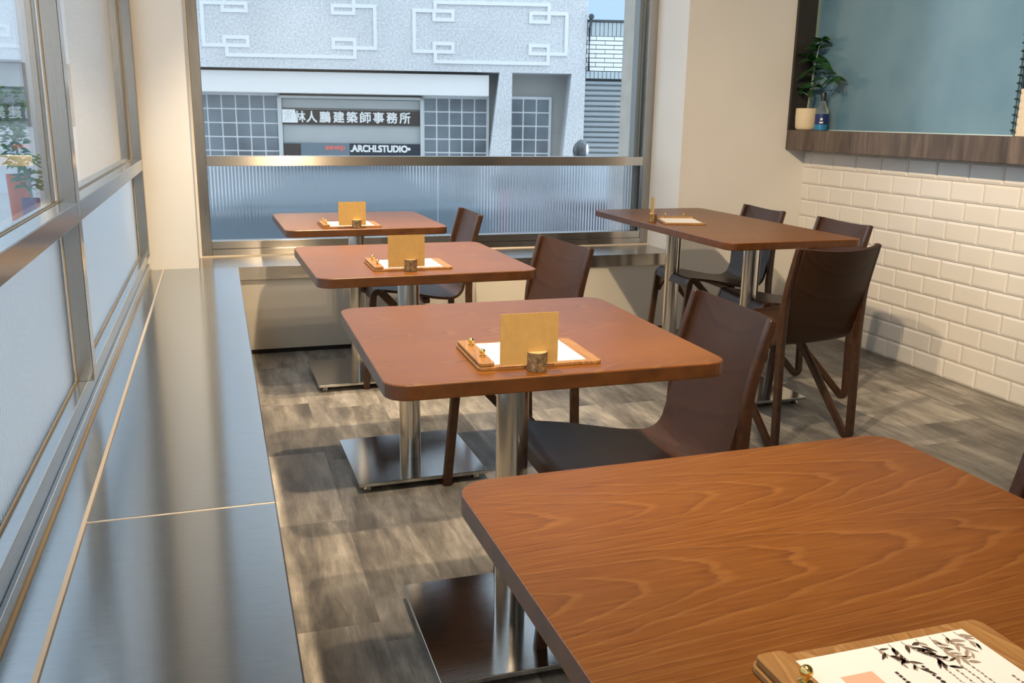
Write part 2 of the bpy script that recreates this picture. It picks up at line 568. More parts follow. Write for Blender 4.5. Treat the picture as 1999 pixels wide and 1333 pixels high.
# ------------------------------------------------------------------ room shell
XB, YB, ZB, XR = 0.0733, 4.673, 0.455, 3.316        # bench edge, back bench front, bench top, tile wall
XI = -0.332                                         # inner face of the side window frame
YW = 5.06                                           # back window frame
H = 2.90
struct(link('floor', bx(-0.45, 5.6, -3.6, 5.25, -0.12, 0.0), M['floor']))
struct(link('ceiling', bx(-0.45, 5.6, -3.6, 5.45, H, H + 0.15), plain('dim_ceiling', (0.36, 0.36, 0.36), 0.8)))
struct(link('wall_front', bx(-0.62, 5.6, -3.6, -3.45, 0, H), M['white']))
struct(link('wall_left', bx(-0.45, -0.30, -3.45, 5.25, 0.0, ZB - 0.03), M['white']))
bm = bmesh.new()
box(bm, -0.45, -0.112, YB + 0.012, 5.03, 0.0, H)      # corner pier beside the side window
box(bm, -0.45, -0.100, 5.03, 5.25, 0.0, H)
struct(link('trim_1', bm, M['white']))
bm = bmesh.new()
box(bm, 2.505, 5.6, YB, 5.45, 0, H)                    # pier right of the back window
box(bm, -0.10, 2.505, 4.70, 5.40, 0, ZB - 0.04)        # below the back window, behind the bench panel
struct(link('wall_back', bm, M['white']))
bm = bmesh.new()
box(bm, XR + 0.01, XR + 0.20, -3.45, YB, 0, 1.05)
box(bm, XR + 0.01, XR + 0.20, -3.45, YB, 2.45, H)
wr = struct(link('wall_right', bm, M['grout']))
# bevelled subway tiles, one mesh (a surface pattern of the wall)
bm = bmesh.new()
TH, TW = 0.0943, 0.20
for r in range(12):
    z0, z1 = r * TH + 0.0012, min((r + 1) * TH - 0.0012, 1.05)
    y = -1.998 + (0.1 if r % 2 else 0.0)
    while y < YB:
        a, b = y + 0.001, min(y + TW - 0.001, YB)
        if b - a > 0.02:
            e = 0.011
            xo, xi_ = XR + 0.012, XR
            V = [bm.verts.new(p) for p in ((xo - 0.0075, a, z0), (xo - 0.0075, b, z0), (xo - 0.0075, b, z1), (xo - 0.0075, a, z1), (xi_, a + e, z0 + e), (xi_, b - e, z0 + e), (xi_, b - e, z1 - e), (xi_, a + e, z1 - e), (xo, a, z0), (xo, b, z0), (xo, b, z1), (xo, a, z1))]
            for f in ((4, 5, 6, 7), (0, 1, 5, 4), (1, 2, 6, 5), (2, 3, 7, 6), (3, 0, 4, 7), (8, 9, 1, 0), (9, 10, 2, 1), (10, 11, 3, 2), (11, 8, 0, 3)):
                bm.faces.new([V[i] for i in f])
        y += TW
link('tiling', bm, M['tile'], wr)

# service hatch in the right wall: frosted glass, laminate ledge, dark side jamb
XL, ZL = 3.184, 1.157
hatch = struct(link('window_3', bx(XR, XR + 0.012, 3.180, YB - 0.002, ZL, 2.45), M['hatch']))
link('jamb', bx(XL, XR + 0.03, YB - 0.022, YB - 0.001, ZL, 2.45), M['jamb'], hatch)
link('glass_edge', bx(XR - 0.010, XR + 0.0, YB - 0.030, YB - 0.022, ZL, 2.45), plain('pale_green_edge', (0.22, 0.30, 0.24), 0.3), hatch)
link('bead', bx(XR - 0.008, XR, 3.180, YB - 0.03, ZL, ZL + 0.005), plain('pale_sill_bead', (0.55, 0.68, 0.70), 0.3), hatch)
bm = bmesh.new()
box(bm, XL, XR + 0.20, -3.45, YB - 0.001, 1.045, ZL)
link('ledge', bm, M['laminate'], hatch, bevel=0.002)
# beyond the glass the hatch stands open to a pale room
struct(link('wall_kitchen', bx(4.75, 4.85, -3.45, YB, 0, H), plain('kitchen_wall', (0.30, 0.37, 0.40), 0.7)))

# ------------------------------------------------------------------ back window (window_2)
w2 = bpy.data.objects.new('window_2', None)
COL.objects.link(w2)
struct(w2)
FY0, FY1 = 5.045, 5.115
bm = bmesh.new(); box(bm, -0.100, -0.048, FY0, FY1, ZB, 2.62); link('stile', bm, M['steel_frame'], w2, bevel=0.002)
bm = bmesh.new(); box(bm, 2.452, 2.506, FY0, FY1, ZB, 2.62); link('stile', bm, M['steel_frame'], w2, bevel=0.002)
bm = bmesh.new(); box(bm, -0.048, 2.452, FY0, FY1, 0.932, 0.984); link('rail', bm, M['steel_x'], w2, bevel=0.002)
bm = bmesh.new(); box(bm, -0.048, 2.452, FY0 + 0.002, FY1, 0.497, 0.538); box(bm, -0.048, 2.452, FY0 - 0.004, FY1, ZB - 0.001, 0.4955); link('bottom_rail', bm, M['steel_x'], w2, bevel=0.0015)
bm = bmesh.new(); box(bm, -0.100, 2.506, FY0 - 0.010, FY0 - 0.0045, ZB, ZB + 0.007); link('sealant', bm, M['caulk_seam_glint'], w2)
bm = bmesh.new(); box(bm, -0.10, 2.506, FY0, FY1, 2.62, 2.68); link('head', bm, M['steel_frame'], w2)
bm = bmesh.new(); box(bm, -0.048, 2.452, 5.078, 5.086, 0.984, 2.62); link('pane', bm, M['glass'], w2)
bm = bmesh.new()
box(bm, 2.420, 2.440, 5.118, 5.150, ZB, 2.62); box(bm, 2.444, 2.452, 5.118, 5.24, ZB, 2.62)
link('gasket', bm, plain('grey_gasket', (0.20, 0.23, 0.25), 0.4), w2)

def fluted_pane(bm, a0, a1, z0, z1, d0, d1, pitch, amp, fn):
    n = int((a1 - a0) / pitch) * 6
    rows = []
    for i in range(n + 1):
        a = a0 + (a1 - a0) * i / n
        dd = d0 - amp * (0.5 - 0.5 * cos(2 * pi * i / 6.0))
        rows.append([bm.verts.new(fn(a, dd, z0)), bm.verts.new(fn(a, dd, z1)), bm.verts.new(fn(a, d1, z1)), bm.verts.new(fn(a, d1, z0))])
    for A, B in zip(rows, rows[1:]):
        for k in range(4):
            j = (k + 1) % 4
            bm.faces.new((A[k], A[j], B[j], B[k]))
    bm.faces.new(rows[0][::-1])
    bm.faces.new(rows[-1])
for a0, a1 in ((-0.046, 1.188), (1.191, 2.450)):
    bm = bmesh.new()
    fluted_pane(bm, a0, a1, 0.538, 0.932, 5.076, 5.084, 0.0178, 0.0034, lambda a, d, z: (a, d, z))
    link('fluted_pane', bm, M['fluted'], w2, smooth=True, angle=60)
# exterior reveal and lintel
struct(link('trim_2', bx(2.470, 2.506, 5.25, 5.45, -0.6, 3.1), M['concrete']))
struct(link('trim_3', bx(-0.45, 2.60, 5.00, 5.45, 2.68, H), M['white']))

# ------------------------------------------------------------------ side window (window_1)
w1 = bpy.data.objects.new('window_1', None)
COL.objects.link(w1)
struct(w1)
XO = -0.402
for yp in (4.625, 2.453, 0.30, -1.85, -3.44):
    wdt = 0.058
    bm = bmesh.new()
    box(bm, -0.372, XI, yp, yp + wdt, 0.53, 2.62)
    box(bm, XO, -0.388, yp + 0.004, yp + wdt - 0.004, 0.53, 2.62)
    link('post', bm, M['steel_frame'], w1, bevel=0.0015)
    bm = bmesh.new()
    box(bm, -0.3755, -0.3715, yp - 0.0015, yp + wdt + 0.0015, 0.53, 2.62)
    link('sealant', bm, M['sealant'], w1)
bm = bmesh.new()
for a, b in ((-3.44, 2.452), (2.512, 4.624)):
    box(bm, -0.372, XI, a, b, 0.935, 0.985)
    box(bm, XO, -0.3885, a, b, 0.937, 0.983)
link('rail', bm, M['steel_y'], w1, bevel=0.0015)
bm = bmesh.new()
for a, b in ((-3.44, 2.452), (2.512, 4.624)):
    box(bm, -0.3755, -0.3715, a, b, 0.9365, 0.9870)
    box(bm, -0.3755, -0.3715, a, b, 0.530, 0.536)
link('sealant', bm, M['sealant'], w1)
bm = bmesh.new()
box(bm, XO, -0.346, -3.44, 4.684, ZB - 0.02, 0.530)
link('bottom_rail', bm, M['steel_y'], w1, bevel=0.002)
bm = bmesh.new()
box(bm, -0.346, -0.336, -3.44, 4.684, ZB - 0.02, 0.486)
link('channel_edge', bm, M['steel_y'], w1, bevel=0.002)
bm = bmesh.new()
box(bm, -0.336, -0.331, -3.44, 4.684, ZB - 0.02, 0.4575)
link('sealant', bm, M['sealant'], w1)
bm = bmesh.new()
box(bm, -0.331, -0.2795, -3.44, 4.684, ZB - 0.03, ZB - 0.0015)
link('sill_channel', bm, M['steel_y'], w1)
link('head', bx(XO, XI, -3.44, 4.684, 2.62, 2.68), M['steel_frame'], w1)
for a, b in ((-1.79, 0.30), (0.358, 2.453), (2.511, 4.625)):
    link('pane', bx(-0.379, -0.376, a - 0.004, b + 0.004, 0.983, 2.62), M['glass'], w1)
    bm = bmesh.new()
    fluted_pane(bm, a - 0.002, b + 0.002, 0.530, 0.937, -0.3785, -0.3865, 0.0178, -0.0022, lambda q, d, z: (d, q, z))
    link('fluted_pane', bm, M['fluted_side'], w1, smooth=True, angle=60)
struct(link('trim_4', bx(-0.45, -0.30, -3.45, 4.68, 2.68, H), M['white']))

# ------------------------------------------------------------------ steel benches
b1 = thing('steel_bench', 'long stainless steel topped bench running under the side windows', 'bench', (0, 0, 0))
SEAM = 1.728
for a, b in ((-3.3, SEAM - 0.0016), (SEAM + 0.0016, 4.684)):
    bm = bmesh.new(); box(bm, -0.272, XB, a, b, ZB - 0.04, ZB); link('bench_top', bm, M['steel_y'], b1, bevel=0.003)
link('weld_seam', bx(-0.272, XB - 0.002, SEAM - 0.0016, SEAM + 0.0016, ZB - 0.03, ZB + 0.0004), M['caulk_seam_glint'], b1)  # pale matte colour paints in the bright reflection along the weld
link('caulk_line', bx(-0.2795, -0.272, -3.3, 4.684, ZB - 0.03, ZB + 0.0015), M['caulk_seam_glint'], b1)
link('base_panel', bx(-0.29, XB - 0.035, -3.3, 4.66, 0.012, ZB - 0.04), M['panel'], b1)
link('plinth', bx(-0.29, XB - 0.06, -3.3, 4.64, 0.0, 0.012), M['black'], b1)
b2 = thing('steel_bench', 'short stainless steel topped bench under the back window with white base panel', 'bench', (0, 0, 0))
bm = bmesh.new(); box(bm, XB + 0.0008, 2.503, YB, 5.040, ZB - 0.001, ZB - 0.0002); box(bm, XB + 0.0008, 2.503, YB, YB + 0.014, ZB - 0.066, ZB - 0.001); box(bm, -0.110, XB + 0.0008, 4.6855, 5.040, ZB - 0.02, ZB - 0.0002)
link('bench_top', bm, M['steel_x'], b2, bevel=0.0002)
bm = bmesh.new()
for a, b in ((XB - 0.03, 1.272), (1.276, 1.306), (1.310, 2.503)):
    box(bm, a, b, YB + 0.016, YB + 0.026, 0.022, ZB - 0.045)
link('base_panel', bm, M['panel'], b2, bevel=0.001)
link('plinth', bx(XB - 0.02, 2.50, YB + 0.018, YB + 0.026, 0.0, 0.022), M['black'], b2)

# ------------------------------------------------------------------ tables
ZT = 0.74
def tabletop_bm(w, d, r, t=0.030):
    bm = bmesh.new()
    prism(bm, round_rect(w, d, r), lambda p, a: (p[0], p[1], a), ZT - t, ZT)
    bm.normal_update()
    for f in bm.faces:
        if abs(f.normal.z) < 0.5:
            f.material_index = 1
    return bm
def pedestal(t, px, py, ps):
    bm = bmesh.new()
    prism(bm, round_rect(ps, ps, 0.004, 2), lambda p, a: (p[0] + px, p[1] + py, a), 0.023, 0.035)
    bp = link('base_plate', bm, M['steel_plate'], t, bevel=0.0015)
    for sx in (-1, 1):
        for sy in (-1, 1):
            bm = bmesh.new()
            lathe(bm, [(0.014, 0), (0.016, 0.004), (0.012, 0.008), (0.008, 0.023)], px + sx * (ps / 2 - 0.035), py + sy * (ps / 2 - 0.035), 12)
            link('foot', bm, M['chrome'], bp, smooth=True)
    bm = bmesh.new()
    lathe(bm, [(0.037, 0.035), (0.037, 0.700)], px, py, 40)
    link('pole', bm, M['steel_pole'], t, smooth=True)
    link('mounting_plate', bx(px - 0.12, px + 0.12, py - 0.12, py + 0.12, 0.700, 0.710), M['black'], t)
def table(label, x, y, rz, w, d, r, peds, ps, group=None):
    t = thing('dining_table', label, 'table', (x, y, 0), rz, group)
    link('tabletop', tabletop_bm(w, d, r), [M['table'], M['table_edge']], t, bevel=0.003, seg=3)
    for px, py in peds:
        pedestal(t, px, py, ps)
    return t
TG = 'square tables along the steel bench'
t4 = table('square walnut brown table nearest the front, holding the clipboard with printed botanical menu', 0.6203, 0.732, 0.0158, 0.689, 0.692, 0.045, [(0, 0)], 0.438, TG)
t3 = dup(t4, (0.6086, 1.8624, 0), -0.0051, 'square walnut brown table right behind the front-most table', TG)
t2 = dup(t4, (0.5963, 2.9851, 0), 0.0219, 'square walnut brown table, third from the front along the bench', TG)
t1 = dup(t4, (0.5891, 4.142, 0), 0.0221, 'square walnut brown table closest to the back window', TG)
t5 = table('long rectangular walnut brown table on two steel poles near the tiled wall', 2.1918, 3.7465, 0.0142, 0.636, 1.333, 0.045, [(0, 0.355), (0, -0.345)], 0.40)

# ------------------------------------------------------------------ chairs
CW = 0.391
def make_chair(label, group):
    t = thing('dining_chair', label, 'chair', (0, 0, 0), 0, group)
    # local: forward = +X (f), lateral = Y, f=0 at the top of the backrest
    prof = fillet([(0.0, 0.775), (0.048, 0.60), (0.098, 0.404), (0.19, 0.407), (0.36, 0.440), (0.495, 0.458), (0.508, 0.415)], [0, 0.5, 0.055, 0.5, 0.5, 0.028, 0], 7)
    hw = CW / 2 - 0.021
    NS = 12
    n = len(prof)
    bm = bmesh.new()
    def surf(i, j, off):
        p = prof[i]
        tg = (prof[min(i + 1, n - 1)] - prof[max(i - 1, 0)]).normalized()
        nn = Vector((tg.y, -tg.x))            # towards back / underside
        s = -1 + 2 * j / NS
        k = 1 - s * s
        z = p.y
        b = max(0.0, min(1.0, (z - 0.44) / 0.30))
        q = p + nn * off
        return (q.x - 0.030 * k * b, s * hw, q.y - 0.011 * k * max(0, (z - 0.70) / 0.075) - 0.006 * k * (1 - b) * (1 if p.x > 0.1 else 0))
    F = [[bm.verts.new(surf(i, j, 0)) for j in range(NS + 1)] for i in range(n)]
    B = [[bm.verts.new(surf(i, j, 0.012)) for j in range(NS + 1)] for i in range(n)]
    for i in range(n - 1):
        for j in range(NS):
            bm.faces.new((F[i][j], F[i][j + 1], F[i + 1][j + 1], F[i + 1][j]))
            bm.faces.new((B[i][j], B[i + 1][j], B[i + 1][j + 1], B[i][j + 1]))
        bm.faces.new((F[i][0], F[i + 1][0], B[i + 1][0], B[i][0]))
        bm.faces.new((F[i][NS], B[i][NS], B[i + 1][NS], F[i + 1][NS]))
    for j in range(NS):
        bm.faces.new((F[0][j], B[0][j], B[0][j + 1], F[0][j + 1]))
        bm.faces.new((F[n - 1][j], F[n - 1][j + 1], B[n - 1][j + 1], B[n - 1][j]))
    link('seat_shell', bm, M['chair'], t, smooth=True, angle=50)
    path = fillet([(0.534, 0.0), (0.488, 0.470), (0.043, -0.012), (0.058, 0.42), (0.052, 0.60), (0.006, 0.775)], [0, 0.020, 0.017, 0.3, 0.5, 0], 8)
    for p in path:
        p.y = max(p.y, 0.0155) if p.x < 0.4 else p.y
    m = len(path)
    wd = []
    for p in path:
        wd.append(0.030 if p.y < 0.46 else 0.030 - 0.010 * (p.y - 0.46) / 0.315)
    for s in (-1, 1):
        bm = bmesh.new()
        y0, y1 = (s * (CW / 2), s * (CW / 2 - 0.021))
        ribbon(bm, path, 0.03, lambda q, a: (q.x, a, q.y), min(y0, y1), max(y0, y1), wd)
        link('side_frame', bm, M['chair_frame'], t, bevel=0.004, seg=2)
    # curved front apron between the two front legs
    bm = bmesh.new()
    top, bot = [], []
    for j in range(17):
        s = -1 + j / 8.0
        top.append((s * hw, 0.442))
        bot.append((s * hw, 0.405 - 0.075 * max(0, abs(s) - 0.45) ** 1.6 / 0.55 ** 1.6))
    prism(bm, top + bot[::-1], lambda p, a: (a, p[0], p[1]), 0.478, 0.494)
    link('front_apron', bm, M['chair_frame'], t, smooth=True, angle=40)
    bm = bmesh.new()
    box(bm, 0.235, 0.265, -hw, hw, 0.380, 0.402)
    link('stretcher', bm, M['chair_frame'], t, bevel=0.003)
    return t
# (back-top midpoint x, y, facing angle in degrees from +X)
CH = [('A', 1.123, 4.106, 179, 'dark bentwood chair at the table closest to the back window'),
      ('B', 1.179, 3.017, 187.7, 'dark bentwood chair at the third square table, in front of the white bench panel'),
      ('C', 1.175, 1.882, 177.6, 'dark bentwood chair with wide brown seat at the second square table'),
      ('D', 1.092, 0.735, 180, 'dark bentwood chair at the front-most table, only its back edge in frame'),
      ('E', 2.664, 4.039, 177.5, 'dark bentwood chair at the far end of the long table, beside the plain wall corner'),
      ('F', 2.682, 3.426, 177.9, 'dark bentwood chair at the near end of the long table, back towards the tiled wall'),
      ('G', 2.111, 2.705, 96.9, 'dark bentwood chair seen from behind at the head of the long table')]
chair0 = None
for k, x, y, a, lab in CH:
    grp = 'chairs along the steel bench tables' if k in 'ABCD' else 'chairs around the long table'
    if chair0 is None:
        chair0 = make_chair(lab, grp)
        chair0.location = (x, y, 0)
        chair0.rotation_euler = (0, 0, radians(a))
    else:
        dup(chair0, (x, y, 0), radians(a), lab, grp)

# ------------------------------------------------------------------ clipboards, cards, log holders
def rr_board(bm, L, W, r, z0, z1):
    prism(bm, round_rect(L, W, r, 4), lambda p, a: (p[0], p[1], a), z0, z1)
def clipboard(label, x, y, rz, printed=False, group='menu clipboards on the tables'):
    t = thing('menu_clipboard', label, 'clipboard', (x, y, ZT + 0.0004), rz, group)
    bm = bmesh.new(); rr_board(bm, 0.250, 0.192, 0.010, 0, 0.006); link('board', bm, M['board'], t, bevel=0.0008)
    bm = bmesh.new(); rr_board(bm, 0.030, 0.186, 0.006, 0.0072, 0.0135)
    for v in bm.verts: v.co.x -= 0.107
    link('clip_bar', bm, M['board'], t, bevel=0.0008)
    p = link('paper', bx(-0.118, 0.095, -0.083, 0.083, 0.0061, 0.0071), M['paper'], t)
    for s in (-1, 1):
        bm = bmesh.new()
        lathe(bm, [(0.0062, 0.0135), (0.0062, 0.016), (0.003, 0.018), (0.003, 0.020)], -0.104, s * 0.045, 14, True)
        sphere(bm, (-0.104, s * 0.045, 0.0245), 0.0058)
        link('brass_nut', bm, M['brass'], t, smooth=True)
    if printed == 2:
        menu_print(p)
    elif printed:
        bm = bmesh.new()
        for i in range(5):
            a = -0.076 + i * 0.014
            box(bm, a, a + 0.007 + 0.003 * (i % 2), -0.079, -0.074, 0.0072, 0.0073)
        link('printed_text', bm, M['ink'], p)
    return t
def menu_print(p):
    rnd = random.Random(3)
    # pink name block, text columns running across the sheet, botanical spray in the corner
    link('pink_block', bx(-0.064, -0.032, -0.060, 0.051, 0.0072, 0.00735), M['pink'], p)
    def dashes(x, y0, y1, w, mat, nm):
        bm = bmesh.new()
        y = y0
        while y > y1:
            l = rnd.uniform(0.0025, 0.0042)
            q = x + rnd.uniform(-0.0004, 0.0004)
            box(bm, q - w / 2, q + w / 2, y - l, y, 0.0075, 0.0076)
            if rnd.random() < 0.6:
                box(bm, q - w * 0.9, q + w * 0.9, y - l * 0.55, y - l * 0.35, 0.0075, 0.0076)
            y -= l + 0.0013
        link(nm, bm, mat, p)
    dashes(-0.047, 0.034, -0.05, 0.0030, M['ink'], 'printed_text')
    dashes(-0.055, 0.030, -0.04, 0.0016, M['ink_soft'], 'printed_text')
    dashes(-0.013, 0.044, -0.06, 0.0026, M['ink'], 'printed_text')
    dashes(0.016, 0.045, -0.06, 0.0026, M['ink'], 'printed_text')
    dashes(0.006, 0.020, -0.06, 0.0022, M['ink'], 'printed_text')
    for i in range(4):
        dashes(0.032 + 0.0085 * i, 0.036 - 0.004 * (i % 2), -0.06, 0.0012, M['ink_soft'], 'printed_text')
    dashes(0.081, 0.012, -0.010, 0.0016, M['ink_soft'], 'printed_text')
    bm = bmesh.new(); bm2 = bmesh.new()
    def leaf(b, x, y, a, l, w):
        pts = []
        for k in range(7):
            s = k / 6.0
            pts.append((s * l, w * sin(pi * s ** 0.8)))
        for k in range(5, 0, -1):
            s = k / 6.0
            pts.append((s * l, -w * 0.75 * sin(pi * s ** 0.8)))
        vs = [b.verts.new((x + u * cos(a) - v * sin(a), y + u * sin(a) + v * cos(a), 0.00755)) for u, v in pts]
        b.faces.new(vs)
    # hanging sprays with leaves, from the upper edge of the sheet
    for x0, n, sp in ((-0.006, 5, 0.2), (0.010, 7, 0.0), (0.024, 8, -0.1), (0.040, 8, 0.0), (0.055, 8, -0.15), (0.070, 6, -0.2), (0.083, 4, -0.1)):
        x, y, a = x0, 0.081, -pi / 2 + sp + rnd.uniform(-.2, .2)
        for i in range(n):
            xn, yn = x + 0.0055 * cos(a), y + 0.0055 * sin(a)
            dxs, dys = -sin(a) * 0.00035, cos(a) * 0.00035
            bm2.faces.new([bm2.verts.new(q) for q in ((x - dxs, y - dys, 0.0075), (xn - dxs, yn - dys, 0.0075), (xn + dxs, yn + dys, 0.0075), (x + dxs, y + dys, 0.0075))])
            x, y = xn, yn
            a += rnd.uniform(-.25, .25)
            leaf(bm if x0 < 0.05 else bm2, x, y, a + rnd.choice((-1, 1)) * rnd.uniform(0.5, 1.1), rnd.uniform(0.009, 0.015), rnd.uniform(0.0014, 0.0026))
            if rnd.random() < 0.6:
                leaf(bm2, x, y, a + rnd.choice((-1, 1)) * rnd.uniform(0.3, 0.9), rnd.uniform(0.007, 0.012), 0.0016)
    link('leaf_drawing', bm, M['ink'], p)
    link('leaf_drawing', bm2, M['ink_soft'], p)

clipboard('wooden clipboard with leafy printed menu sheet, on the front-most table', 0.543, 0.506, 0.0, 2)
clipboard('wooden clipboard with white sheet on the second square table from the front', 0.573, 1.668, -0.02, 1)
clipboard('wooden clipboard with white sheet on the third square table from the front', 0.562, 2.822, 0.005, 1)
clipboard('small wooden clipboard with white sheet on the table by the back window', 0.530, 3.940, 0.02, 0)
clipboard('wooden clipboard with white sheet lying on the long table', 2.052, 3.806, radians(-105), 0)

def log_holder(label, x, y, rz, group='log slice card holders'):
    t = thing('card_holder', label, 'card holder', (x, y, ZT + 0.0003), rz, group)
    bm = bmesh.new()
    # log slice split by a slot running along local X
    R, hgt, slot = 0.0193, 0.036, 0.0013
    for s in (-1, 1):
        pts = []
        for i in range(15):
            a = pi * i / 14
            wob = 1 + 0.03 * sin(5 * a + s)
            pts.append((R * wob * cos(a), s * max(slot, R * wob * sin(a))))
        if s < 0:
            pts = pts[::-1]
        prism(bm, pts, lambda p, q: (p[0], p[1], q), 0.012, hgt)
    pts = [(R * (1 + 0.03 * sin(5 * (2 * pi * i / 28))) * cos(2 * pi * i / 28), R * sin(2 * pi * i / 28)) for i in range(28)]
    prism(bm, pts, lambda p, q: (p[0], p[1], q), 0.0, 0.0119)
    link('log', bm, M['bark'], t, bevel=0.0006)
    bm = bmesh.new()
    for s in (-1, 1):
        pts = []
        for i in range(15):
            a = pi * i / 14
            pts.append((R * 0.93 * cos(a), s * max(slot + 0.0004, R * 0.93 * sin(a))))
        if s < 0:
            pts = pts[::-1]
        prism(bm, pts, lambda p, q: (p[0], p[1], q), hgt, hgt + 0.0006)
    link('cut_face', bm, M['cut'], t)
    return t
def kraft(label, x, y, rz, dx, group='kraft cards in log holders'):
    o = link('kraft_card', bx(dx - 0.057, dx + 0.057, -0.0007, 0.0007, 0.0130, 0.111), M['kraft'])
    o.location = (x, y, ZT + 0.0003)
    o.rotation_euler = (0, 0, rz)
    return tag(o, label, 'card', group)
LH = [(0.556, 1.557, -0.02, 'second square table from the front', -0.016),
      (0.551, 2.718, 0.0, 'third square table from the front', -0.013),
      (0.547, 3.822, 0.0, 'square table by the back window', -0.018),
      (1.930, 3.842, radians(-109), 'long table by the tiled wall', -0.020)]
for x, y, rz, where, dx in LH:
    log_holder('bark log slice holding a card on the ' + where, x, y, rz)
    kraft('kraft card standing in a log slice on the ' + where, x, y, rz, dx)

# ------------------------------------------------------------------ hatch ledge: plant, bottle, chain, sheet
def leaf_mesh(bm, base, d, nrm, l, w):
    d = Vector(d).normalized()
    nrm = Vector(nrm)
    sd = d.cross(nrm).normalized()
    nrm = sd.cross(d).normalized()
    rows = []
    for i in range(7):
        s = i / 6.0
        ww = w * sin(pi * (s ** 0.75)) if 0 < s < 1 else 0.0
        c = Vector(base) + d * (l * s) - Vector((0, 0, 1)) * (0.35 * l * s * s)
        rows.append((c + sd * ww + nrm * ww * 0.25, c, c - sd * ww + nrm * ww * 0.25))
    V = [[bm.verts.new(p) for p in r] for r in rows]
    for A, B in zip(V, V[1:]):
        for k in range(2):
            try:
                bm.faces.new((A[k], A[k + 1], B[k + 1], B[k]))
            except ValueError:
                pass
PX, PY, PZ = 3.249, 4.583, ZL + 0.0004
pl = thing('potted_plant', 'leafy green sprig in a cream pot on the hatch ledge', 'plant', (PX, PY, PZ))
bm = bmesh.new(); lathe(bm, [(0.0, 0.0), (0.046, 0.0), (0.056, 0.006), (0.0610, 0.018), (0.0635, 0.07), (0.0635, 0.121), (0.0575, 0.122), (0.0560, 0.108), (0.0, 0.107)], 0, 0, 40); link('pot', bm, M['pot'], pl, smooth=True)
bm = bmesh.new(); lathe(bm, [(0.0, 0.107), (0.0555, 0.1072), (0.0, 0.113)], 0, 0, 24, False); link('soil', bm, M['soil'], pl, smooth=True)
def pp(px, py, dx=0.0):
    return Vector((dx, -0.0049 * (px - 1577), 0.069 - 0.00283 * (py - 230)))
bm = bmesh.new()
tube(bm, [pp(1577, 214), pp(1578, 200), pp(1580.5, 170), pp(1582.5, 140), pp(1586, 110), pp(1589, 84)], 0.005, 8, [0.0055, 0.0055, 0.005, 0.0045, 0.0035, 0.002])
tube(bm, [pp(1580, 176), pp(1589, 168, -0.01), pp(1601, 162, -0.02), pp(1613, 163, -0.02), pp(1626, 158, -0.02)], 0.0025, 6)
tube(bm, [pp(1584, 128), pp(1577, 116, -0.01), pp(1566, 108, -0.015)], 0.0022, 6)
tube(bm, [pp(1579, 188), pp(1571, 180, -0.015), pp(1564, 176, -0.02)], 0.002, 6)
tube(bm, [pp(1583, 132), pp(1592, 126, -0.01), pp(1598, 130, -0.02)], 0.002, 6)
link('stem', bm, M['stem'], pl, smooth=True)
rnd = random.Random(11)
clusters = [(1589, 84, 0, 9, 0.052), (1587, 98, 0, 7, 0.055), (1566, 108, -0.015, 8, 0.052), (1581, 116, -0.01, 7, 0.060), (1598, 130, -0.02, 3, 0.070), (1576, 140, -0.01, 4, 0.055), (1584, 124, 0, 4, 0.06), (1626, 158, -0.02, 8, 0.060), (1610, 152, -0.02, 4, 0.06), (1584, 172, -0.01, 4, 0.062), (1564, 176, -0.02, 6, 0.05)]
for cx, cy, dx, n_, l_ in clusters:
    for i in range(n_):
        a = 2 * pi * (i + rnd.random() * 0.6) / n_
        el = rnd.uniform(-0.35, 0.75)
        bm = bmesh.new()
        leaf_mesh(bm, pp(cx + rnd.uniform(-2, 2), cy + rnd.uniform(-4, 4), dx), (cos(a) * 0.75, sin(a), el), (rnd.uniform(-.8, -.3), rnd.uniform(-.5, .1), 0.8), l_ * rnd.uniform(1.15, 1.6), l_ * rnd.uniform(0.28, 0.38))
        link('leaf', bm, M['leaf'], pl, smooth=True, angle=80)
bt = thing('glass_bottle', 'clear glass bottle with blue label beside the potted plant', 'bottle', (3.247, 4.443, ZL + 0.0004))
bm = bmesh.new(); lathe(bm, [(0.0, 0.0), (0.034, 0.0), (0.0355, 0.004), (0.0355, 0.105), (0.030, 0.125), (0.018, 0.145), (0.0140, 0.160), (0.0135, 0.185), (0.0, 0.186)], 0, 0, 32); link('glass_body', bm, M['bottle'], bt, smooth=True)
bm = bmesh.new(); lathe(bm, [(0.0360, 0.034), (0.0360, 0.090)], 0, 0, 32, False); link('navy_label', bm, M['label_blue'], bt, smooth=True)
bm = bmesh.new(); lathe(bm, [(0.0361, 0.004), (0.0361, 0.033)], 0, 0, 32, False); link('cyan_label', bm, M['label_cyan'], bt, smooth=True)
bm = bmesh.new(); box(bm, -0.0372, -0.0364, -0.010, 0.010, 0.040, 0.048); box(bm, -0.0372, -0.0364, -0.006, 0.006, 0.056, 0.068); bmesh.ops.rotate(bm, verts=bm.verts, cent=(0, 0, 0), matrix=Matrix.Rotation(radians(54), 3, 'Z')); link('label_mark', bm, M['sign_white'], bt)
bm = bmesh.new(); lathe(bm, [(0.0145, 0.160), (0.0145, 0.180), (0.0165, 0.181), (0.0165, 0.204), (0.0150, 0.207), (0.0, 0.208)], 0, 0, 24); link('cap', bm, plain('dark_cap', (0.015, 0.02, 0.03), 0.4), bt, smooth=True)
bc = thing('bead_chain', 'dark beaded cord hanging at the edge of the hatch glass', 'cord', (3.300, 3.175, ZL))
bm = bmesh.new(); tube(bm, [(0, 0, 0.01), (0, 0.0, 0.28), (0, -0.002, 0.75)], 0.0030, 6); link('cord', bm, M['bead'], bc)
for i in range(14):
    bm = bmesh.new()
    sphere(bm, (0, 0, 0.025 + 0.033 * i), 0.0110, 10, 6, 0.45)
    link('bead', bm, M['bead'], bc, smooth=True)
